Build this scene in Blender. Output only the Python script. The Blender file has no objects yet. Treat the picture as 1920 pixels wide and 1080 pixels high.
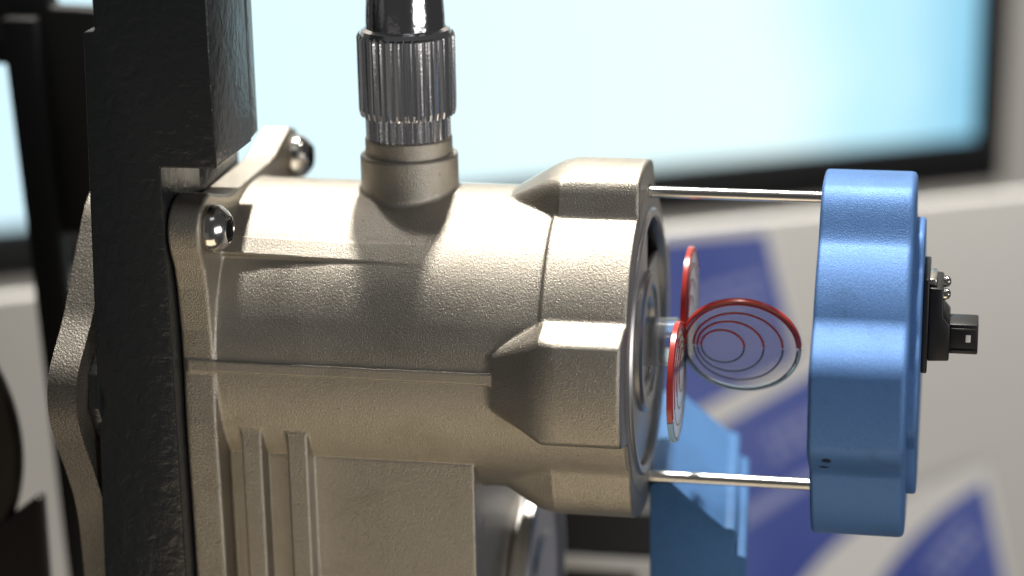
import bpy, bmesh, math
import numpy as np
from mathutils import Vector, Matrix

S = 0.00015            # metres per modelling unit (one unit = 0.15 mm)
sc = bpy.context.scene
COL = sc.collection
rad = math.radians

# ------------------------------------------------------------------ camera
def camera():
    yaw, pitch, roll, D = .1959, .3006, -.018, 4330.0
    T = np.array([-255.0, 0.0, 93.0])
    fw = np.array([-math.sin(yaw)*math.cos(pitch), math.cos(yaw)*math.cos(pitch), -math.sin(pitch)])
    r0 = np.array([math.cos(yaw), math.sin(yaw), 0.0])
    u0 = np.cross(r0, fw)
    r = math.cos(roll)*r0 + math.sin(roll)*u0
    u = -math.sin(roll)*r0 + math.cos(roll)*u0
    C = (T - fw*D)*S
    cd = bpy.data.cameras.new('camera')
    cd.sensor_width = 36.0
    cd.lens = 4330.0/1920*36
    cd.clip_start, cd.clip_end = 0.01, 50
    cd.dof.use_dof = True
    focus = np.array([-250.0, -235.0, 130.0])*S
    cd.dof.focus_distance = float((focus - C) @ fw)
    cd.dof.aperture_fstop = 5.3
    cd.dof.aperture_blades = 9
    o = bpy.data.objects.new('camera', cd)
    COL.objects.link(o)
    o.matrix_world = Matrix(((r[0], u[0], -fw[0], C[0]), (r[1], u[1], -fw[1], C[1]), (r[2], u[2], -fw[2], C[2]), (0, 0, 0, 1)))
    sc.camera = o
camera()

# ------------------------------------------------------------------ world and lamps
w = bpy.data.worlds.new('World')
sc.world = w
w.use_nodes = True
w.node_tree.nodes['Background'].inputs[0].default_value = (0.95, 0.97, 1.0, 1)
w.node_tree.nodes['Background'].inputs[1].default_value = 0.065

def lamp(name, pos, target, size, power, color, size_y=None, disk=False):
    d = bpy.data.lights.new(name, 'AREA')
    d.shape = 'DISK' if disk else ('RECTANGLE' if size_y else 'SQUARE')
    d.size = size
    if size_y:
        d.size_y = size_y
    d.energy = power
    d.color = color
    o = bpy.data.objects.new(name, d)
    COL.objects.link(o)
    o.location = pos
    o.rotation_euler = (Vector(target) - Vector(pos)).to_track_quat('-Z', 'Y').to_euler()
    return o
TG = (-0.05, 0.0, 0.03)
lamp('ceiling_spot_lamp', (-0.12, 0.72, 1.95), TG, 0.12, 78, (1.0, 0.95, 0.87), disk=True)
lamp('ceiling_spot_lamp', (-0.40, 0.40, 2.0), TG, 0.10, 8, (1.0, 0.95, 0.88), disk=True)
lamp('added_top_fill', (0.5, -1.1, 2.2), TG, 1.0, 1.5, (0.97, 0.98, 1.0), size_y=0.5)  # added soft overhead fill, not an existing ceiling panel
lamp('added_warm_fill', (0.05, -0.85, -1.15), TG, 1.1, 4.8, (1.0, 0.83, 0.58), size_y=0.8)  # added warm fill from below, imitates bounce off a lower surface
lamp('added_low_fill', (-0.48, -1.15, -0.36), TG, 0.8, 0.12, (1.0, 0.92, 0.80), size_y=0.6)  # added dim fill, meant to give the post front a sheen
lamp('added_side_fill', (1.45, -1.05, 0.15), TG, 1.1, 13.0, (1.0, 0.98, 0.95), size_y=0.7)  # added fill from the right, brightens the cap and notched block fronts

def spot(name, pos, target, power, color, size, blend):
    d = bpy.data.lights.new(name, 'SPOT')
    d.energy = power
    d.color = color
    d.spot_size = rad(size)
    d.spot_blend = blend
    d.shadow_soft_size = 0.06
    o = bpy.data.objects.new(name, d)
    COL.objects.link(o)
    o.location = pos
    o.rotation_euler = (Vector(target) - Vector(pos)).to_track_quat('-Z', 'Y').to_euler()
spot('added_board_fill', (0.50, 0.22, 1.25), (0.08, 0.50, -0.2), 52, (1.0, 0.97, 0.93), 44, 0.5)  # added spot that brightens the display board only

sc.view_settings.view_transform = 'Standard'
sc.view_settings.look = 'None'
sc.view_settings.exposure = 0.0
sc.view_settings.gamma = 1.0
sc.view_settings.use_curve_mapping = False
sc.render.engine = 'CYCLES'
sc.cycles.use_denoising = True
sc.cycles.max_bounces = 14
sc.cycles.transmission_bounces = 12
sc.cycles.transparent_max_bounces = 16
sc.cycles.caustics_reflective = False
sc.cycles.caustics_refractive = False
sc.cycles.sample_clamp_indirect = 6

# ------------------------------------------------------------------ materials
def mat(name, color, rough=0.5, metal=0.0, **kw):
    m = bpy.data.materials.new(name)
    m.use_nodes = True
    b = m.node_tree.nodes['Principled BSDF']
    b.inputs['Base Color'].default_value = (*color, 1)
    b.inputs['Roughness'].default_value = rough
    b.inputs['Metallic'].default_value = metal
    for k, v in kw.items():
        b.inputs[k.replace('_', ' ')].default_value = v
    return m

def nd(m, t, **kw):
    n = m.node_tree.nodes.new(t)
    for k, v in kw.items():
        if k in n.inputs:
            n.inputs[k].default_value = v
        else:
            setattr(n, k, v)
    return n

def lk(m, a, b):
    m.node_tree.links.new(a, b)

def coords(m):
    return nd(m, 'ShaderNodeTexCoord').outputs['Object']

def noise(m, scale, detail=2.0, rough=0.5, dist=0.0, vec=None):
    n = nd(m, 'ShaderNodeTexNoise')
    n.inputs['Scale'].default_value = scale
    n.inputs['Detail'].default_value = detail
    n.inputs['Roughness'].default_value = rough
    n.inputs['Distortion'].default_value = dist
    lk(m, vec if vec else coords(m), n.inputs['Vector'])
    return n

def ramp(m, src, stops):
    r = nd(m, 'ShaderNodeValToRGB')
    e = r.color_ramp.elements
    e[0].position, e[0].color = stops[0][0], (*stops[0][1], 1)
    e[1].position, e[1].color = stops[1][0], (*stops[1][1], 1)
    for p, c in stops[2:]:
        x = e.new(p)
        x.color = (*c, 1)
    lk(m, src, r.inputs[0])
    return r

def maprange(m, src, a, b, c, d):
    n = nd(m, 'ShaderNodeMapRange')
    for i, v in enumerate((a, b, c, d)):
        n.inputs[i+1].default_value = v
    lk(m, src, n.inputs[0])
    return n.outputs[0]

def bumps(m, layers):
    """layers: (height socket, strength, distance)"""
    prev = None
    for h, s, d in layers:
        b = nd(m, 'ShaderNodeBump')
        b.inputs['Strength'].default_value = s
        b.inputs['Distance'].default_value = d
        lk(m, h, b.inputs['Height'])
        if prev:
            lk(m, prev.outputs[0], b.inputs['Normal'])
        prev = b
    lk(m, prev.outputs[0], m.node_tree.nodes['Principled BSDF'].inputs['Normal'])

def cast_mat(name, c1, c2, rough, grain=950.0, strength=0.55, metal=1.0):
    m = mat(name, c1, rough, metal)
    b = m.node_tree.nodes['Principled BSDF']
    g = noise(m, grain, 3.0, 0.55)
    g2 = noise(m, grain*2.7, 2.0, 0.5)
    big = noise(m, 22.0, 4.0, 0.6)
    r = ramp(m, big.outputs[0], [(0.3, c1), (0.7, c2)])
    mx = nd(m, 'ShaderNodeMixRGB', blend_type='MULTIPLY')
    stain = noise(m, 60.0, 5.0, 0.65, 0.8)
    sr = ramp(m, stain.outputs[0], [(0.30, (0.80, 0.78, 0.75)), (0.48, (1.0, 1.0, 1.0))])
    mx.inputs[0].default_value = 0.6
    lk(m, r.outputs[0], mx.inputs[1]); lk(m, sr.outputs[0], mx.inputs[2])
    pit = nd(m, 'ShaderNodeTexVoronoi')
    pit.inputs['Scale'].default_value = 170.0
    lk(m, coords(m), pit.inputs['Vector'])
    pr_ = ramp(m, pit.outputs['Distance'], [(0.035, (0.45, 0.42, 0.38)), (0.075, (1.0, 1.0, 1.0))])
    mx2 = nd(m, 'ShaderNodeMixRGB', blend_type='MULTIPLY')
    mx2.inputs[0].default_value = 0.55
    lk(m, mx.outputs[0], mx2.inputs[1]); lk(m, pr_.outputs[0], mx2.inputs[2])
    mx3 = nd(m, 'ShaderNodeMixRGB', blend_type='MULTIPLY')
    mx3.inputs[0].default_value = 1.0
    fl_ = ramp(m, g2.outputs[0], [(0.34, (0.72, 0.71, 0.70)), (0.66, (1.12, 1.11, 1.10))])
    lk(m, mx2.outputs[0], mx3.inputs[1]); lk(m, fl_.outputs[0], mx3.inputs[2])
    lk(m, mx3.outputs[0], b.inputs['Base Color'])
    lk(m, maprange(m, big.outputs[0], 0.25, 0.75, rough-0.05, rough+0.07), b.inputs['Roughness'])
    bumps(m, [(big.outputs[0], 0.05, 0.002), (g.outputs[0], strength, 0.00025), (g2.outputs[0], strength*0.5, 0.0001)])
    return m

M = {}
M['cast'] = cast_mat('cast_nickel_grey', (0.50, 0.465, 0.405), (0.56, 0.525, 0.465), 0.41, 2600.0, 0.85)
M['cast_dark'] = cast_mat('darker_casting', (0.24, 0.225, 0.20), (0.29, 0.27, 0.24), 0.48, 1700.0, 0.8)  # darker base colour than the main casting
M['machined'] = mat('machined_aluminium', (0.52, 0.51, 0.50), 0.38, 1.0)
M['dark_metal'] = mat('dark_machined_metal', (0.06, 0.06, 0.065), 0.45, 0.6)
M['chrome'] = mat('chrome', (0.80, 0.79, 0.80), 0.15, 1.0)
n_ = noise(M['chrome'], 1500.0, 2.0)
bumps(M['chrome'], [(n_.outputs[0], 0.25, 0.0001)])
M['dark_chrome'] = mat('dark_chrome', (0.5, 0.49, 0.50), 0.12, 1.0)
n_ = noise(M['dark_chrome'], 420.0, 3.0)
bumps(M['dark_chrome'], [(n_.outputs[0], 0.35, 0.0003)])
M['steel'] = mat('bright_steel', (0.72, 0.70, 0.66), 0.26, 1.0)
M['bolt'] = mat('nickel_plated_steel', (0.66, 0.64, 0.60), 0.16, 1.0)
M['blue'] = cast_mat('blue_anodised', (0.10, 0.235, 0.54), (0.115, 0.26, 0.58), 0.50, 2800.0, 0.55, 0.42)
def nick(m, pts, r):
    b = m.node_tree.nodes['Principled BSDF']
    src = b.inputs['Base Color'].links[0].from_socket
    wob = noise(m, 900.0, 3.0)
    for p in pts:
        vm = nd(m, 'ShaderNodeVectorMath', operation='DISTANCE')
        lk(m, coords(m), vm.inputs[0])
        vm.inputs[1].default_value = [c*S for c in p]
        ad = nd(m, 'ShaderNodeMath', operation='MULTIPLY_ADD')
        lk(m, wob.outputs[0], ad.inputs[0])
        ad.inputs[1].default_value = -9*S
        lk(m, vm.outputs['Value'], ad.inputs[2])
        mr = maprange(m, ad.outputs[0], (r-6)*S, (r-3)*S, 1.0, 0.0)
        mx = nd(m, 'ShaderNodeMixRGB')
        lk(m, mr, mx.inputs[0]); lk(m, src, mx.inputs[1])
        mx.inputs[2].default_value = (0.01, 0.02, 0.04, 1)
        src = mx.outputs[0]
    lk(m, src, b.inputs['Base Color'])
nick(M['blue'], [(354, -324, -95), (349, -290, -116)], 9)
M['blue_matte'] = cast_mat('blue_powder_coat', (0.052, 0.16, 0.375), (0.058, 0.175, 0.40), 0.55, 2400.0, 0.30, 0.1)
M['black_paint'] = mat('black_powder_coat', (0.018, 0.020, 0.022), 0.27, 0.0)
n1 = noise(M['black_paint'], 260.0, 4.0, 0.55, 0.6)
n2 = noise(M['black_paint'], 1500.0, 3.0, 0.6)
bumps(M['black_paint'], [(n1.outputs[0], 0.50, 0.0008), (n2.outputs[0], 0.30, 0.00012)])
M['black_plastic'] = mat('black_plastic', (0.008, 0.008, 0.009), 0.42)
M['bezel'] = mat('black_bezel', (0.010, 0.010, 0.011), 0.45)
M['frame_black'] = mat('black_frame', (0.005, 0.005, 0.006), 0.6)
M['white_board'] = mat('pale_grey_laminate', (0.60, 0.585, 0.56), 0.55)
M['white_wall'] = mat('warm_white_wall', (0.62, 0.60, 0.57), 0.7)
M['paper'] = mat('white_paper', (0.80, 0.79, 0.78), 0.5)
M['print_blue'] = mat('blue_print', (0.05, 0.07, 0.30), 0.45)
n_ = noise(M['print_blue'], 9.0, 2.0)
r_ = ramp(M['print_blue'], n_.outputs[0], [(0.35, (0.065, 0.10, 0.40)), (0.7, (0.13, 0.175, 0.50))])
lk(M['print_blue'], r_.outputs[0], M['print_blue'].node_tree.nodes['Principled BSDF'].inputs['Base Color'])
M['print_pale'] = mat('pale_print', (0.32, 0.36, 0.64), 0.5)
M['frosted'] = mat('hazy_acrylic', (0.93, 0.94, 0.95), 0.10, 0.0, Transmission_Weight=0.88, IOR=1.3)
M['acrylic'] = mat('clear_acrylic', (0.97, 0.98, 0.99), 0.02, 0.0, Transmission_Weight=0.86, IOR=1.2)
M['red'] = mat('red_translucent_paint', (0.60, 0.06, 0.05), 0.25, 0.0, Transmission_Weight=0.1)
M['blue_line'] = mat('dark_blue_paint', (0.015, 0.045, 0.12), 0.3)
M['blue_rim'] = mat('pale_blue_acrylic', (0.45, 0.68, 0.88), 0.2, 0.0, Transmission_Weight=0.1, IOR=1.3)
M['magnet_red'] = mat('magnet_red', (0.55, 0.025, 0.02), 0.35)
M['magnet_blue'] = mat('magnet_blue', (0.03, 0.07, 0.22), 0.35)
M['brown_dark'] = cast_mat('unlit_bronze_casting', (0.050, 0.042, 0.036), (0.060, 0.052, 0.045), 0.45, 900, 0.3, 0.7)  # unlit look of this housing is put into the dark base colour

def screen_mat():
    m = bpy.data.materials.new('lit_screen')
    m.use_nodes = True
    nt = m.node_tree
    nt.nodes.remove(nt.nodes['Principled BSDF'])
    em = nt.nodes.new('ShaderNodeEmission')
    sx = nt.nodes.new('ShaderNodeSeparateXYZ')
    lk(m, nd(m, 'ShaderNodeTexCoord').outputs['Generated'], sx.inputs[0])
    r = ramp(m, sx.outputs[0], [(0.0, (0.64, 0.89, 1.0)), (0.78, (0.78, 0.98, 1.0)), (0.90, (0.50, 0.82, 0.95)), (1.0, (0.27, 0.60, 0.80))])
    r.color_ramp.interpolation = 'EASE'
    nz = noise(m, 3.0, 2.0, 0.5, 0.0, nd(m, 'ShaderNodeTexCoord').outputs['Generated'])
    ad = nd(m, 'ShaderNodeMath', operation='MULTIPLY_ADD')
    lk(m, nz.outputs[0], ad.inputs[0])
    ad.inputs[1].default_value = 0.14
    sb = nd(m, 'ShaderNodeMath', operation='SUBTRACT')
    lk(m, sx.outputs[0], sb.inputs[0])
    sb.inputs[1].default_value = 0.07
    lk(m, sb.outputs[0], ad.inputs[2])
    lk(m, ad.outputs[0], r.inputs[0])
    lk(m, r.outputs[0], em.inputs[0])
    em.inputs[1].default_value = 1.12
    lk(m, em.outputs[0], nt.nodes['Material Output'].inputs[0])
    return m
M['screen'] = screen_mat()

# ------------------------------------------------------------------ object helpers
def thing(name, label, cat, base, group=None):
    o = bpy.data.objects.new(name, None)
    o.empty_display_size = 0.01
    COL.objects.link(o)
    o.location = Vector(base)*S
    o['label'] = label
    o['category'] = cat
    if group:
        o['group'] = group
    return o

def tag(o, label, cat, group=None, kind=None):
    o['label'] = label
    if cat:
        o['category'] = cat
    if group:
        o['group'] = group
    if kind:
        o['kind'] = kind
    return o

def world_base(p):
    v = Vector((0, 0, 0))
    while p is not None:
        v += p.location
        p = p.parent
    return v

def link(name, me, m, parent=None):
    me.materials.append(m if not isinstance(m, str) else M[m])
    o = bpy.data.objects.new(name, me)
    COL.objects.link(o)
    if parent is not None:
        o.parent = parent
        o.location = -world_base(parent)
    return o

def from_bm(name, bm, m, parent=None, smooth=True, angle=35):
    bmesh.ops.recalc_face_normals(bm, faces=bm.faces)
    for f in bm.faces:
        f.smooth = smooth
    if smooth:
        for e in bm.edges:
            if len(e.link_faces) == 2 and e.calc_face_angle(0) > rad(angle):
                e.smooth = False
    bmesh.ops.scale(bm, vec=(S, S, S), verts=bm.verts)
    me = bpy.data.meshes.new(name)
    bm.to_mesh(me)
    bm.free()
    return link(name, me, m, parent)

AX = {'x': (Vector((1, 0, 0)), Vector((0, 1, 0)), Vector((0, 0, 1))),
      'y': (Vector((0, 1, 0)), Vector((0, 0, 1)), Vector((1, 0, 0))),
      'z': (Vector((0, 0, 1)), Vector((1, 0, 0)), Vector((0, 1, 0)))}

def lathe(prof, axis='x', c=(0, 0, 0), seg=64, bm=None, frame=None, rfun=None):
    """prof: list of (axial, radius)"""
    bm = bm or bmesh.new()
    a, b, d = frame or AX[axis]
    c = Vector(c)
    rings = []
    for t, r in prof:
        if r < 1e-6:
            rings.append([bm.verts.new(c + a*t)])
        else:
            ring = []
            for k in range(seg):
                an = 2*math.pi*k/seg
                rr = r*(rfun(k, t) if rfun else 1)
                ring.append(bm.verts.new(c + a*t + (b*math.cos(an) + d*math.sin(an))*rr))
            rings.append(ring)
    for p, q in zip(rings, rings[1:]):
        for k in range(seg):
            k2 = (k+1) % seg
            if len(p) == 1 and len(q) == 1:
                continue
            if len(p) == 1:
                bm.faces.new((p[0], q[k], q[k2]))
            elif len(q) == 1:
                bm.faces.new((p[k], q[0], p[k2]))
            else:
                bm.faces.new((p[k], q[k], q[k2], p[k2]))
    return bm

def extrude_poly(pts, o, e1, e2, n, depth, bev=0, segs=2):
    """polygon pts (a,b) in plane o + a*e1 + b*e2, extruded along n by depth"""
    bm = bmesh.new()
    o, e1, e2, n = map(Vector, (o, e1, e2, n))
    v = [bm.verts.new(o + e1*a + e2*b) for a, b in pts]
    f = bm.faces.new(v)
    r = bmesh.ops.extrude_face_region(bm, geom=[f])
    bmesh.ops.translate(bm, vec=n*depth, verts=[x for x in r['geom'] if isinstance(x, bmesh.types.BMVert)])
    bmesh.ops.recalc_face_normals(bm, faces=bm.faces)
    if bev:
        es = [e for e in bm.edges if len(e.link_faces) == 2 and e.calc_face_angle(0) > rad(25)]
        bmesh.ops.bevel(bm, geom=es, offset=bev, segments=segs, profile=0.5, affect='EDGES', clamp_overlap=True)
    return bm

def box(x0, x1, y0, y1, z0, z1, bev=0, segs=2):
    return extrude_poly([(x0, y0), (x1, y0), (x1, y1), (x0, y1)], (0, 0, z0), (1, 0, 0), (0, 1, 0), (0, 0, 1), z1-z0, bev, segs)

def tube(path, r, seg=10, closed=False, bm=None):
    bm = bm or bmesh.new()
    pts = [Vector(p) for p in path]
    rings = []
    n = len(pts)
    prev = None
    for i, p in enumerate(pts):
        t = (pts[min(i+1, n-1)] - pts[max(i-1, 0)]).normalized()
        if prev is None:
            ref = Vector((0, 0, 1)) if abs(t.z) < 0.9 else Vector((1, 0, 0))
            a = t.cross(ref).normalized()
        else:
            a = (prev - t*prev.dot(t)).normalized()
        prev = a
        b = t.cross(a)
        rings.append([bm.verts.new(p + (a*math.cos(2*math.pi*k/seg) + b*math.sin(2*math.pi*k/seg))*r) for k in range(seg)])
    for p, q in zip(rings, rings[1:]):
        for k in range(seg):
            bm.faces.new((p[k], p[(k+1) % seg], q[(k+1) % seg], q[k]))
    bm.faces.new(rings[0][::-1])
    bm.faces.new(rings[-1])
    return bm

# ------------------------------------------------------------------ implicit castings (surface nets)
def smin(a, b, k):
    h = np.maximum(k - np.abs(a-b), 0)/k
    return np.minimum(a, b) - h*h*k*0.25

def smax(a, b, k):
    return -smin(-a, -b, k)

def sstep(x):
    x = np.clip(x, 0, 1)
    return x*x*(3-2*x)

def poly_sdf(py, pz, pts):
    d = None
    s = None
    n = len(pts)
    for i in range(n):
        a = pts[i]; b = pts[i-1]
        ey, ez = b[0]-a[0], b[1]-a[1]
        wy, wz = py-a[0], pz-a[1]
        t = np.clip((wy*ey + wz*ez)/(ey*ey+ez*ez), 0, 1)
        qy, qz = wy-ey*t, wz-ez*t
        dd = qy*qy+qz*qz
        d = dd if d is None else np.minimum(d, dd)
        c1 = pz >= a[1]; c2 = pz < b[1]; c3 = ey*wz > ez*wy
        fl = (c1 & c2 & c3) | (~c1 & ~c2 & ~c3)
        s = np.where(fl, -1.0, 1.0) if s is None else np.where(fl, -s, s)
    return np.sqrt(d)*s

def sbox(X, Y, Z, x0, x1, y0, y1, z0, z1, k=6):
    dx = np.abs(X-(x0+x1)/2)-(x1-x0)/2
    dy = np.abs(Y-(y0+y1)/2)-(y1-y0)/2
    dz = np.abs(Z-(z0+z1)/2)-(z1-z0)/2
    return smax(smax(dx, dy, k), dz, k)

def surface_nets(F, lo, hi, h, comps=None):
    lo = np.array(lo, float); hi = np.array(hi, float)
    n = np.ceil((hi-lo)/h).astype(int)+1
    X = (lo[0]+np.arange(n[0])*h).astype(np.float32)[:, None, None]
    Y = (lo[1]+np.arange(n[1])*h).astype(np.float32)[None, :, None]
    Z = (lo[2]+np.arange(n[2])*h).astype(np.float32)[None, None, :]
    V = np.broadcast_to(F(X, Y, Z), tuple(n)).astype(np.float32)
    I = V < 0
    cs = [(i, j, k) for i in (0, 1) for j in (0, 1) for k in (0, 1)]
    sl = lambda c: tuple(slice(c[a], n[a]-1+c[a]) for a in range(3))
    cnt = np.zeros(tuple(n-1), np.int8)
    for c in cs:
        cnt += I[sl(c)]
    act = np.argwhere((cnt > 0) & (cnt < 8))
    idx = np.full(tuple(n-1), -1, np.int32)
    idx[tuple(act.T)] = np.arange(len(act))
    vals = np.stack([V[act[:, 0]+c[0], act[:, 1]+c[1], act[:, 2]+c[2]] for c in cs], 1)
    acc = np.zeros((len(act), 3)); w_ = np.zeros(len(act))
    for a in range(8):
        for b in range(a+1, 8):
            ca, cb = np.array(cs[a]), np.array(cs[b])
            if np.abs(ca-cb).sum() != 1:
                continue
            va, vb = vals[:, a], vals[:, b]
            cr = (va < 0) != (vb < 0)
            t = np.where(cr, va/np.where(cr, va-vb, 1), 0)
            acc += cr[:, None]*(ca + (cb-ca)*t[:, None])
            w_ += cr
    P = lo + (act + acc/w_[:, None])*h
    def grad(P, e):
        g = np.empty_like(P)
        for a in range(3):
            d = np.zeros(3); d[a] = e
            g[:, a] = (F(*(P+d).T) - F(*(P-d).T))/(2*e)
        return g
    for _ in range(2):
        g = grad(P, 1.0)
        g2 = np.maximum((g*g).sum(1), 0.05)
        st = np.clip(F(*P.T)/g2, -0.7*h, 0.7*h)
        P = P - g*st[:, None]
    N = grad(P, 1.2)
    N /= np.maximum(np.linalg.norm(N, axis=1), 1e-9)[:, None]
    quads = []
    for ax in range(3):
        o1, o2 = [(1, 2), (2, 0), (0, 1)][ax]
        s0 = [slice(None)]*3; s1 = [slice(None)]*3
        s0[ax] = slice(0, n[ax]-1); s1[ax] = slice(1, n[ax])
        A = I[tuple(s0)]; B = I[tuple(s1)]
        e = np.argwhere(A != B)
        e = e[(e[:, o1] > 0) & (e[:, o2] > 0) & (e[:, o1] < n[o1]-1) & (e[:, o2] < n[o2]-1)]
        ins = A[tuple(e.T)]
        def cell(d1, d2):
            c = e.copy(); c[:, o1] += d1; c[:, o2] += d2
            return idx[tuple(c.T)]
        q = np.stack([cell(-1, -1), cell(0, -1), cell(0, 0), cell(-1, 0)], 1)
        q[~ins] = q[~ins][:, ::-1]
        quads.append(q)
    Q = np.concatenate(quads)
    Q = Q[(Q >= 0).all(1)]
    lab = None
    if comps:
        fc = P[Q].mean(1)
        lab = np.argmin(np.stack([np.broadcast_to(c, len(fc)) for c in comps(*fc.T)], 1), 1)
    return P, N, Q, lab

def nets_obj(name, P, N, Q, m, parent):
    u, inv = np.unique(Q.ravel(), return_inverse=True)
    Q2 = inv.reshape(Q.shape)
    me = bpy.data.meshes.new(name)
    p = (P[u]*S).astype(np.float32)
    me.vertices.add(len(p))
    me.vertices.foreach_set('co', p.ravel())
    me.loops.add(Q2.size)
    me.loops.foreach_set('vertex_index', Q2.ravel().astype(np.int32))
    me.polygons.add(len(Q2))
    me.polygons.foreach_set('loop_start', (np.arange(len(Q2))*4).astype(np.int32))
    me.update(calc_edges=True)
    me.validate()
    me.polygons.foreach_set('use_smooth', np.ones(len(me.polygons), bool))
    me.normals_split_custom_set_from_vertices(N[u].astype(np.float32))
    return link(name, me, m, parent)

LOBES = ((0.0, 340.0, 14, 26), (89.0, 346.0, 14, 26), (167.0, 329.0, 17, 44), (270.0, 346.0, 14, 26))
def lobed(Y, Z, base, soft=0.0, shrink=0.0):
    th = np.degrees(np.arctan2(-Y, Z))
    r = base + 0*th
    for t0, rl, hin, hout in LOBES:
        a = np.abs((th - t0 + 180) % 360 - 180)
        r = np.maximum(r, base + (rl-base)*sstep((hout+soft-a-shrink)/(hout-hin+2*soft)))
    return r

# ================================================================== BACKGROUND
DR = Vector((math.cos(rad(28)), math.sin(rad(28)), 0))       # direction along the display wall
NR = Vector((math.sin(rad(28)), -math.cos(rad(28)), 0))      # towards the camera
UP = Vector((0, 0, 1))

def wallbox(o, a0, a1, z0, z1, d0, d1, bev=0):
    """box in the display-wall frame: a along DR, z up, d towards the viewer"""
    o = Vector((o[0], o[1], 0))
    return extrude_poly([(a0, z0), (a1, z0), (a1, z1), (a0, z1)], o + NR*d0, DR, UP, NR, d1-d0, bev)

MO = (650.5, 6697.8)
BO = (230.6, 3329.2)
wl = from_bm('wall', wallbox(MO, -9000, 6000, -6000, 6000, -2100, -2000), 'white_wall')
tag(wl, 'plain warm white wall behind the monitor', None, kind='structure')

mon = thing('monitor', 'large wide monitor with glowing pale blue screen and black bezel in the background', 'monitor', (MO[0], MO[1], -1420))
scr = from_bm('screen', wallbox(MO, -5300, -22, -1185, 1500, 0, 10), 'screen', mon, smooth=False)
bz = bmesh.new()
from_bm('bezel', wallbox(MO, -5420, 126, -1418, -1186, -60, 30, 12), 'bezel', mon)
from_bm('bezel', wallbox(MO, -21, 124, -1185, 1500, -60, 28, 12), 'bezel', mon)
from_bm('bezel', wallbox(MO, -5420, -5301, -1205, 1500, -60, 28, 12), 'bezel', mon)
from_bm('bezel', wallbox(MO, -5420, 120, 1501, 1640, -60, 30, 12), 'bezel', mon)
from_bm('back_shell', wallbox(MO, -5400, 100, -1380, 1600, -160, -62, 12), 'bezel', mon)

brd = from_bm('display_board', wallbox(BO, -4200, 2600, -4200, -646, -60, 0, 14), 'white_board')
tag(brd, 'long pale grey display board below the monitor carrying the blue brochures', 'board')

def brochure(label, page, d, pieces):
    """page and pieces: outlines in board coordinates (a, z)"""
    o = Vector((BO[0], BO[1], 0))
    ca = sum(p[0] for p in page)/len(page)
    base = o + DR*ca + UP*min(p[1] for p in page) + NR*d
    t = thing('brochure', label, 'brochure', base, 'blue brochures on the board')
    from_bm('page', extrude_poly(page, o + NR*d, DR, UP, NR, 5), 'paper', t)
    for nm, mm, pts in pieces:
        lift = 5.2 if nm == 'blue_panel' else 7.0
        from_bm(nm, extrude_poly(pts, o + NR*(d+lift), DR, UP, NR, 1.2), mm, t)
    return t
def strip(a, z, ang, ln, h):
    c, s_ = math.cos(rad(ang)), math.sin(rad(ang))
    return [(a+x*c-y*s_, z+x*s_+y*c) for x, y in ((-ln/2, -h/2), (ln/2, -h/2), (ln/2, h/2), (-ln/2, h/2))]
P_ = 'blue_panel'
def lines(a, z, ang, rows, ln, h, gap):
    out = []
    c, s_ = math.cos(rad(ang)), math.sin(rad(ang))
    for r in range(rows):
        x = a + s_*gap*r
        y = z - c*gap*r
        n_w = 4
        w_ = ln/n_w
        for k in range(n_w):
            lw = w_*(0.62 + 0.3*((k*7+r*5) % 4)/4)
            off = -ln/2 + w_*(k+0.5)
            out.append(('text_line', 'print_pale', strip(x+c*off, y+s_*off, ang, lw, h)))
    return out
brochure('blue brochure with straight top edge, upright behind the clear discs',
         [(-980, -1560), (-175, -1190), (-300, -646), (-1000, -650)], 4,
         [(P_, 'print_blue', [(-975, -1500), (-190, -1150), (-316, -690), (-995, -680)])] + lines(-450, -850, 9, 2, 270, 26, 62))
brochure('tilted blue brochure partly hidden behind the blue cap, below the upright one',
         [(-760, -2600), (260, -2500), (230, -1900), (90, -1000), (-110, -1092), (-700, -1330)], 18,
         [(P_, 'print_blue', [(-750, -2590), (215, -2490), (190, -1900), (70, -1110), (-121, -1180), (-700, -1430)])] + lines(-215, -1360, 25, 2, 230, 40, 70) + [('pale_band', 'print_pale', [(-560, -1790), (-560, -1720), (60, -1440), (60, -1480)])])
brochure('tilted blue brochure with broad curved white edge at the lower right',
         [(-420, -2600), (700, -2600), (640, -2080), (520, -1592), (430, -1600), (270, -1640), (120, -1700), (0, -1780), (-90, -1850), (-172, -1935), (-300, -2120)], 32,
         [(P_, 'print_blue', [(-20, -2560), (672, -2560), (612, -2080), (503, -1655), (420, -1698), (330, -1755), (240, -1830), (170, -1905), (110, -1985), (40, -2150)])] + lines(370, -1880, 50, 2, 220, 36, 66))

# stand behind on the left: black bars
st = thing('display_stand', 'blurred black upright frame standing behind the post at the far left', 'stand', (-1300, 480, -1200))
def bar(p, q, wx, dy, parent, name, m):
    p, q = Vector(p), Vector(q)
    bm = bmesh.new()
    vs = []
    for c in (p, q):
        for sx, sy in ((0, 0), (1, 0), (1, 1), (0, 1)):
            vs.append(bm.verts.new(c + Vector((sx*wx, sy*dy, 0))))
    for i in range(4):
        j = (i+1) % 4
        bm.faces.new((vs[i], vs[j], vs[4+j], vs[4+i]))
    bm.faces.new(vs[3::-1]); bm.faces.new(vs[4:8])
    es = list(bm.edges)
    bmesh.ops.bevel(bm, geom=es, offset=6, segments=2, affect='EDGES')
    return from_bm(name, bm, m, parent)
from_bm('frame_panel', extrude_poly([(-1600, 524), (-1401, 527), (-1397, 487), (-1240, 482), (-1270, -22), (-1414, -27), (-1440, 15), (-1488, 25), (-1505, 357), (-1600, 363)], (0, 640, 0), (1, 0, 0), (0, 0, 1), (0, 1, 0), 60, 8), 'frame_black', st)
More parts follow.
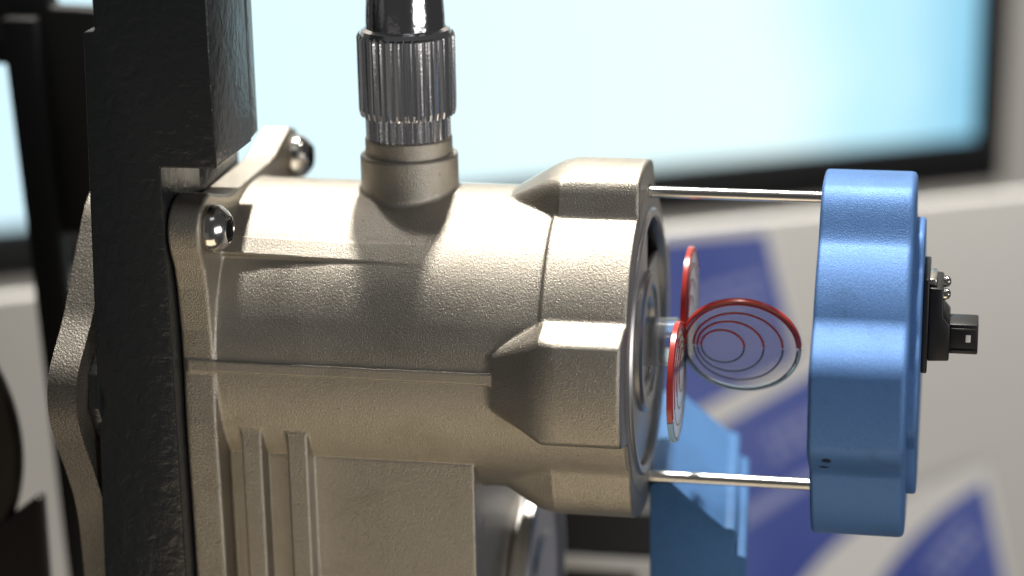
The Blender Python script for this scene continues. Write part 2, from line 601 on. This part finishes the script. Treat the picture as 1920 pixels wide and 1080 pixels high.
from_bm('upright', extrude_poly([(-1492, 470), (-1466, -126), (-1440, -845), (-1436, -1200), (-1352, -1200), (-1358, -845), (-1392, -126), (-1415, 470)], (0, 590, 0), (1, 0, 0), (0, 0, 1), (0, 1, 0), 49, 6), 'frame_black', st)
from_bm('label_plate', extrude_poly([(-1521, 456), (-1448, 451), (-1457, 416), (-1525, 412)], (0, 634, 0), (1, 0, 0), (0, 0, 1), (0, 1, 0), 5, 1), M['dark_metal'], st)

# ================================================================== BLACK POST
post = thing('support_post', 'thick black powder-coated steel post carrying the cast housing', 'post', (-880, -190, -700))
from_bm('column', extrude_poly([(-983, -700), (-813, -700), (-813, 391), (-710, 391), (-710, 811), (-917, 811), (-917, 630), (-937, 629)], (0, -330, 0), (1, 0, 0), (0, 0, 1), (0, 1, 0), 210, 4, 3), 'black_paint', post)
from_bm('back_bar', extrude_poly([(-930, -119.8), (-713, -119.8), (-720, -48), (-930, -48)], (0, 0, 393), (1, 0, 0), (0, 1, 0), (0, 0, 1), 410, 3, 2), 'black_paint', post)
from_bm('back_bar', box(-960, -815, -119.7, 120, -700, 392, 3), 'black_paint', post)

# plate on the far side of the post
def left_plate():
    pts = [(-264, 130), (-290, 95), (-328, 63), (-382, 17), (-396, -27), (-392, -83), (-345, -168), (-298, -267), (-287, -369), (-280, -800), (100, -800), (100, 300), (-120, 300), (-200, 210)]
    # smooth the outline a little
    P2 = pts
    for _ in range(2):
        out = []
        for i in range(len(P2)):
            a, b = P2[i], P2[(i+1) % len(P2)]
            out.append((a[0]*.75+b[0]*.25, a[1]*.75+b[1]*.25)); out.append((a[0]*.25+b[0]*.75, a[1]*.25+b[1]*.75))
        P2 = out
    bm = extrude_poly(P2, (-1030, 0, 0), (0, 1, 0), (0, 0, 1), (1, 0, 0), 55, 0)
    return bm
lp = from_bm('lobed_plate', left_plate(), 'cast_dark')
tag(lp, 'lobed cast metal plate clamped behind the black post at lower left', 'plate')
lg = from_bm('shade_sheet', extrude_poly([(-250, 60), (-330, 0), (-345, -60), (-300, -150), (-262, -260), (-255, -800), (60, -800), (60, 120), (-180, 120)], (-974, 0, 0), (0, 1, 0), (0, 0, 1), (1, 0, 0), 20, 3), 'black_paint')  # black sheet added to stand in for shade on the lobed plate
tag(lg, 'thin black sheet added as shade on the inner face of the lobed plate', 'plate')

# dark rounded casting at the far left
dk = thing('dark_casting', 'rounded bronze machine part coloured dark as unlit at the far left edge', 'machine part', (-1680, 60, -1300))
from_bm('drum', lathe([(0, 0), (0, 392), (14, 402), (24, 402), (24, 0)], 'y', (-1716, 100, -330), 96), 'brown_dark', dk)
from_bm('foot', extrude_poly([(-1900, -1300), (-1280, -1300), (-1272, -432), (-1284, -430), (-1370, -500), (-1500, -640), (-1900, -800)], (0, 90, 0), (1, 0, 0), (0, 0, 1), (0, 1, 0), 36, 6), 'brown_dark', dk)

# ================================================================== CAST HOUSING
FL_POLY = [(-312, 240), (-296, 160), (-288, 80), (-287, 0), (-291, -100), (-286, -310), (-284, -620), (284, -620), (286, -310), (291, -100), (287, 0), (288, 80), (296, 160), (312, 240),
           (255, 322), (205, 315), (150, 298), (110, 294), (0, 294), (-110, 294), (-150, 297), (-205, 313), (-255, 322)]
C43, S43 = math.cos(rad(43)), math.sin(rad(43))
def cast_parts(X, Y, Z):
    rho = np.sqrt(Y*Y + Z*Z)
    # cylindrical body with parting strip and wedge pad
    body = smax(smax(rho-284, -(X+800), 6), X+6, 4)
    strip = sbox(X, Y, Z, -800, -240, -289.5, -240, 1, 23, 3)
    body = smin(body, strip, 2.5)
    er = -S43*Y + C43*Z
    et = -C43*Y - S43*Z
    hgt = 15*np.minimum(1 - (X+760)/330, 1.2)
    wedge = smax(smax(smax(er-(283+hgt), et-17, 3), -et-22, 3), np.maximum(240-er, X+330), 3)
    body = smin(body, wedge, 5)
    # end flange with lobes running out in ramps
    lob = (rho - lobed(Y, Z, 276.0, 0.0, 13.0*np.clip((-146-X)/101, 0, 1.2)))*0.9
    cone = (rho - (284+(X+247)*0.6))*0.857
    fl = smax(smax(lob, cone, 16), X, 9)
    ath = np.abs(np.degrees(np.arctan2(-Y, Z)))
    ring = smax(smax(rho-(289-9*sstep((ath-100)/10)), -156-X, 7), X, 6)
    endf = smin(fl, ring, 9)
    # mounting flange
    p2 = poly_sdf(Y, Z, FL_POLY)
    c1 = np.sqrt((Y+268)**2 + (Z-266)**2) - 58
    c2 = np.sqrt((Y-268)**2 + (Z-266)**2) - 58
    p2 = smin(smin(p2, c1, 22), c2, 22)
    mf = smax(p2, np.abs(X+780)-30, 7)
    # cable boss
    rc = np.sqrt((X+445)**2 + Y*Y)
    boss = smax(rc-91, np.maximum(Z-350, -Z), 7)
    boss2 = smax(rc-81, np.maximum(Z-381, -Z), 4)
    boss = smin(boss, boss2, 3)
    # lower block and ribs
    blk = sbox(X, Y, Z, -790, -287, -224, 218, -660, -177, 5)
    r1 = sbox(X, Y, Z, -716, -677, -260, -100, -660, -114, 5)
    r2 = sbox(X, Y, Z, -630, -590, -260, -100, -660, -118, 5)
    return body, endf, mf, boss, blk, r1, r2

def cast_F(X, Y, Z):
    body, endf, mf, boss, blk, r1, r2 = cast_parts(X, Y, Z)
    d = smin(body, blk, 3)
    d = smin(d, smin(r1, r2, 4), 5)
    d = smin(d, mf, 7)
    d = smin(d, boss, 9)
    d = smin(d, endf, 5)
    rho = np.sqrt(Y*Y + Z*Z)
    d = smax(d, -np.maximum(rho-234, -46-X), 3)
    return d

def cast_labels(X, Y, Z):
    body, endf, mf, boss, blk, r1, r2 = cast_parts(X, Y, Z)
    return [body, endf-2.0, mf-1.0, boss-1.0, blk-1.0, r1-2.0, r2-2.0]

hs = thing('sensor_housing', 'grey cast metal housing with horizontal cylindrical body bolted to the black post', 'housing', (-520, 0, -640))
P, N, Q, lab = surface_nets(cast_F, (-822, -352, -560), (12, 352, 396), 4.0, cast_labels)
for k, nm in enumerate(('body', 'end_flange', 'mounting_flange', 'cable_boss', 'base_block', 'rib', 'rib')):
    nets_obj(nm, P, N, Q[lab == k], 'cast', hs)

# machined cover on the end face
from_bm('cover_ring', lathe([(-30, 232), (4, 232), (8, 236), (8, 246), (4, 250), (-1, 251)], 'x', seg=128), 'machined', hs)
def cover_plate():
    pts = []
    a0 = math.acos(34/229.0)
    a1 = math.asin(122/229.0)
    for k in range(73):
        t = a0 + (2*math.pi - a0 + a1)*k/72
        pts.append((229*math.cos(t), 229*math.sin(t)))
    pts.append((34+158, 122)); pts.append((34, 122))
    return extrude_poly(pts, (-16, 0, 0), (0, 1, 0), (0, 0, 1), (1, 0, 0), 12, 1.5, 2)
from_bm('cover_plate', cover_plate(), 'machined', hs)
from_bm('bearing_hub', lathe([(-6, 132), (3, 132), (8, 126), (8, 108), (3, 105), (3, 84), (-11, 80), (-11, 48), (-15, 48)], 'x', seg=96), 'machined', hs)

def bolt(c, parent):
    prof = [(0, 40), (5, 44), (12, 44), (22, 41), (31, 34), (37, 27), (38.5, 24.5), (37, 23), (18, 23), (18, 0)]
    o = from_bm('bolt', lathe(prof, 'x', c, 48), 'bolt', parent)
    hx = []
    from_bm('socket', lathe([(36, 22.9), (36.5, 20), (20, 19.5), (20, 0)], 'x', c, 6), 'dark_metal', o, angle=20)
    return o
bolt((-750, -268, 266), hs)
bolt((-750, 268, 266), hs)

# ================================================================== CHROME CABLE CONNECTOR
cn = thing('cable_connector', 'chrome knurled cable connector screwed upright into the housing', 'connector', (-445, 0, 376))
def knurl(k, t):
    return (1.0, 1.0, 0.95, 0.93, 0.95)[k % 5]
from_bm('locking_ring', lathe([(376, 70), (382, 79), (426, 79), (428, 70)], 'z', (-445, 0, 0), 180, rfun=knurl), 'chrome', cn, angle=10)
from_bm('knurled_sleeve', lathe([(422, 70), (424, 88), (436, 90.5), (570, 90.5), (576, 87)], 'z', (-445, 0, 0), 180, rfun=knurl), 'chrome', cn, angle=10)
from_bm('sleeve_collar', lathe([(574, 86), (582, 82), (586, 74)], 'z', (-445, 0, 0), 64), 'chrome', cn)
from_bm('back_shell', lathe([(580, 73.5), (608, 73), (650, 70.5), (690, 64), (715, 54), (728, 36), (735, 27), (900, 26), (900, 0)], 'z', (-445, 0, 0), 64), 'dark_chrome', cn)

# ================================================================== RODS
for lbl, z in (('upper thin steel rod joining the grey housing to the blue cap', 280), ('lower thin steel rod joining the grey housing to the blue cap', -282)):
    o = from_bm('guide_rod', lathe([(-20, 0), (-20, 10.5), (338, 10.5), (338, 0)], 'x', (0, 30, z), 24), 'steel')
    tag(o, lbl, 'rod', 'thin steel rods')
    from_bm('rod_hole_shade', lathe([(-4, 11), (-4, 15), (1.2, 15), (1.2, 11)], 'x', (0, 30, z), 24), 'dark_metal', o)  # dark ring standing in for the shaded hole around the rod

# ================================================================== BLUE CAP
CAPZ = -8.0
def cap_F(X, Y, Z):
    Zc = Z - CAPZ
    rho = np.sqrt(Y*Y + Zc*Zc)
    l = (rho - lobed(Y, Zc, 289.0, 4.5))*0.9
    return smax(smax(l, 321-X, 8), X-487, 12)
def disc_F(X, Y, Z):
    Zc = Z - CAPZ
    rho = np.sqrt(Y*Y + Zc*Zc)
    l = (rho - 0.757*lobed(Y, Zc, 300.0, 3.0))*0.9
    return smax(smax(l, 480-X, 3), X-505, 6)
cap = thing('end_cap', 'blue anodised lobed end cap held off the housing by two rods', 'cap', (405, 0, -340))
P, N, Q, _ = surface_nets(cap_F, (312, -356, -356), (497, 356, 340), 5.0)
nets_obj('body', P, N, Q, 'blue', cap)
P, N, Q, _ = surface_nets(disc_F, (474, -272, -276), (512, 272, 260), 5.0)
nets_obj('raised_disc', P, N, Q, 'blue', cap)

# ================================================================== BLACK SENSOR PLUG ON THE CAP
sp = thing('sensor_plug', 'small black plastic sensor with square plug on the right of the blue cap', 'sensor', (505, -30, 0))
from_bm('base_plate', box(505, 516, -90, 60, -8, 168, 3), 'black_plastic', sp)
from_bm('carrier', extrude_poly([(10, 150), (34, 148), (36, 96), (48, 82), (48, 14), (10, 12)], (506, -80, 0), (1, 0, 0), (0, 0, 1), (0, 1, 0), 110, 3), 'black_plastic', sp)
plug = from_bm('plug_shell', box(548, 604, -64, 0, 23, 79, 3), 'black_plastic', sp)
from_bm('latch_window', box(582, 591, -65.4, -62, 46, 60, 1), 'paper', plug)
from_bm('guide_ridge', box(556, 601, -66.5, -63, 69, 72, 1), 'black_plastic', plug)
from_bm('guide_ridge', box(556, 601, -66.5, -63, 29, 32, 1), 'black_plastic', plug)
for y, z in ((-60, 148), (10, 150)):
    from_bm('screw', lathe([(512, 11), (544, 11), (550, 9), (553, 4), (553, 0)], 'x', (0, y, z-14), 24), 'bolt', sp)
from_bm('metal_clip', box(512, 528, -70, 0, 150, 164, 3), 'steel', sp)

# ================================================================== ACRYLIC FIELD MODEL
fm = thing('acrylic_field_model', 'clear acrylic shaft with three clear discs lined in red and blue rings', 'model', (74, 0, -50))
from_bm('shaft', lathe([(-13, 0), (-13, 46), (56, 46), (60, 43), (60, 0)], 'x', seg=64), 'frosted', fm)
T0 = rad(23)
MV = Vector((0, -math.sin(T0), math.cos(T0)))       # pole axis
WV = Vector((0, math.cos(T0), math.sin(T0)))        # up and back
HUB = Vector((68, 0, 0))
def arc_pts(c, e1, e2, r, a0, a1, n=40):
    return [c + (e1*math.cos(a0+(a1-a0)*k/n) + e2*math.sin(a0+(a1-a0)*k/n))*r for k in range(n+1)]
def rim(c, e1, e2, nv, r, th, a0, a1, n=44):
    bm = bmesh.new()
    prev = None
    first = None
    for k in range(n+1):
        a = a0+(a1-a0)*k/n
        d = e1*math.cos(a)+e2*math.sin(a)
        q = [bm.verts.new(c + d*(r+0.2) + nv*(-th/2)), bm.verts.new(c + d*(r+4.2) + nv*(-th/2+1)), bm.verts.new(c + d*(r+4.2) + nv*(th/2-1)), bm.verts.new(c + d*(r+0.2) + nv*(th/2))]
        if prev:
            for i in range(4):
                j = (i+1) % 4
                bm.faces.new((prev[i], prev[j], q[j], q[i]))
        else:
            bm.faces.new(q)
        prev = q
    bm.faces.new(prev[::-1])
    return bm
def petal(e1, nv):
    """disc in the plane of e1 and the pole axis, touching the hub; nv = side that carries the lines"""
    R, th = 107.0, 11.0
    c = HUB + e1*(R+1)
    fr = (nv, e1, MV)
    p = from_bm('disc', lathe([(-th/2, 0), (-th/2, R-1), (-th/2+1, R), (th/2-1, R), (th/2, R-1), (th/2, 0)], c=c, seg=96, frame=fr), 'acrylic', fm)
    from_bm('red_rim', rim(c, e1, MV, nv, R, th, 0.012, math.pi-0.10), 'red', p)
    from_bm('blue_rim', rim(c, e1, MV, nv, R, th, -math.pi+0.10, -0.012), 'blue_rim', p)
    for r, off in ((40, 34), (61.5, 27), (82.5, 20), (103.5, 5)):
        cc = HUB + e1*(off+r) + nv*(th/2-1.3)
        if off+r+r > 2*R:
            cc = c + nv*(th/2-1.3)
        from_bm('red_line', tube(arc_pts(cc, e1, MV, r, 0.03, math.pi-0.03), 2.4, 8), 'magnet_red', p)
        from_bm('blue_line', tube(arc_pts(cc, e1, MV, r, -math.pi+0.03, -0.03), 1.8, 8), 'blue_line', p)
XV = Vector((1, 0, 0))
petal(XV, -WV)
petal(-WV, XV)
petal(WV, XV)
fr = (MV, XV, WV)
mg = from_bm('magnet_north', lathe([(2, 0), (2, 9), (36, 9), (38, 7), (38, 0)], c=HUB, seg=24, frame=fr), 'magnet_red', fm)
from_bm('magnet_south', lathe([(1.5, 0), (1.5, 9), (-36, 9), (-38, 7), (-38, 0)], c=HUB, seg=24, frame=fr), 'magnet_blue', fm)

# ================================================================== BLUE V BLOCK
vb_pts = [(2, -900), (2, -300), (8, -294), (34, -292), (42, -295), (147, -378), (164, -380), (170, -386), (164, -432), (186, -436), (190, -442), (184, -900)]
vb = from_bm('notched_block', extrude_poly(vb_pts, (0, 25, 0), (1, 0, 0), (0, 0, 1), (-0.085, 1, 0), 520, 3, 2), 'blue_matte')
tag(vb, 'long blue notched block with sloping top below the lower rod', 'block')

# ================================================================== THINGS BELOW AND BEHIND
dw = thing('metal_wheel', 'shiny turned metal wheel half hidden under the housing', 'wheel', (-300, 260, -880))
from_bm('drum', lathe([(-345, 0), (-345, 212), (-276, 212), (-276, 100)], 'x', (0, 250, -640), 96), M['machined'], dw)
from_bm('rim', lathe([(-276, 200), (-276, 230), (-268, 236), (-250, 236), (-243, 228), (-243, 206), (-252, 198), (-252, 130), (-243, 122), (-243, 0)], 'x', (0, 250, -640), 128), M['machined'], dw)

bb = thing('black_device', 'blurred black box with a grey band below the housing', 'device', (-250, 1080, -1400))
from_bm('case', box(-420, -120, 1080, 1300, -1400, -800, 10), 'bezel', bb)
from_bm('grey_band', box(-422, -118, 1072, 1079, -960, -925, 2), 'white_board', bb)
from_bm('grey_band', box(-172, -117, 1070, 1078.5, -1400, -961, 2), 'white_board', bb)
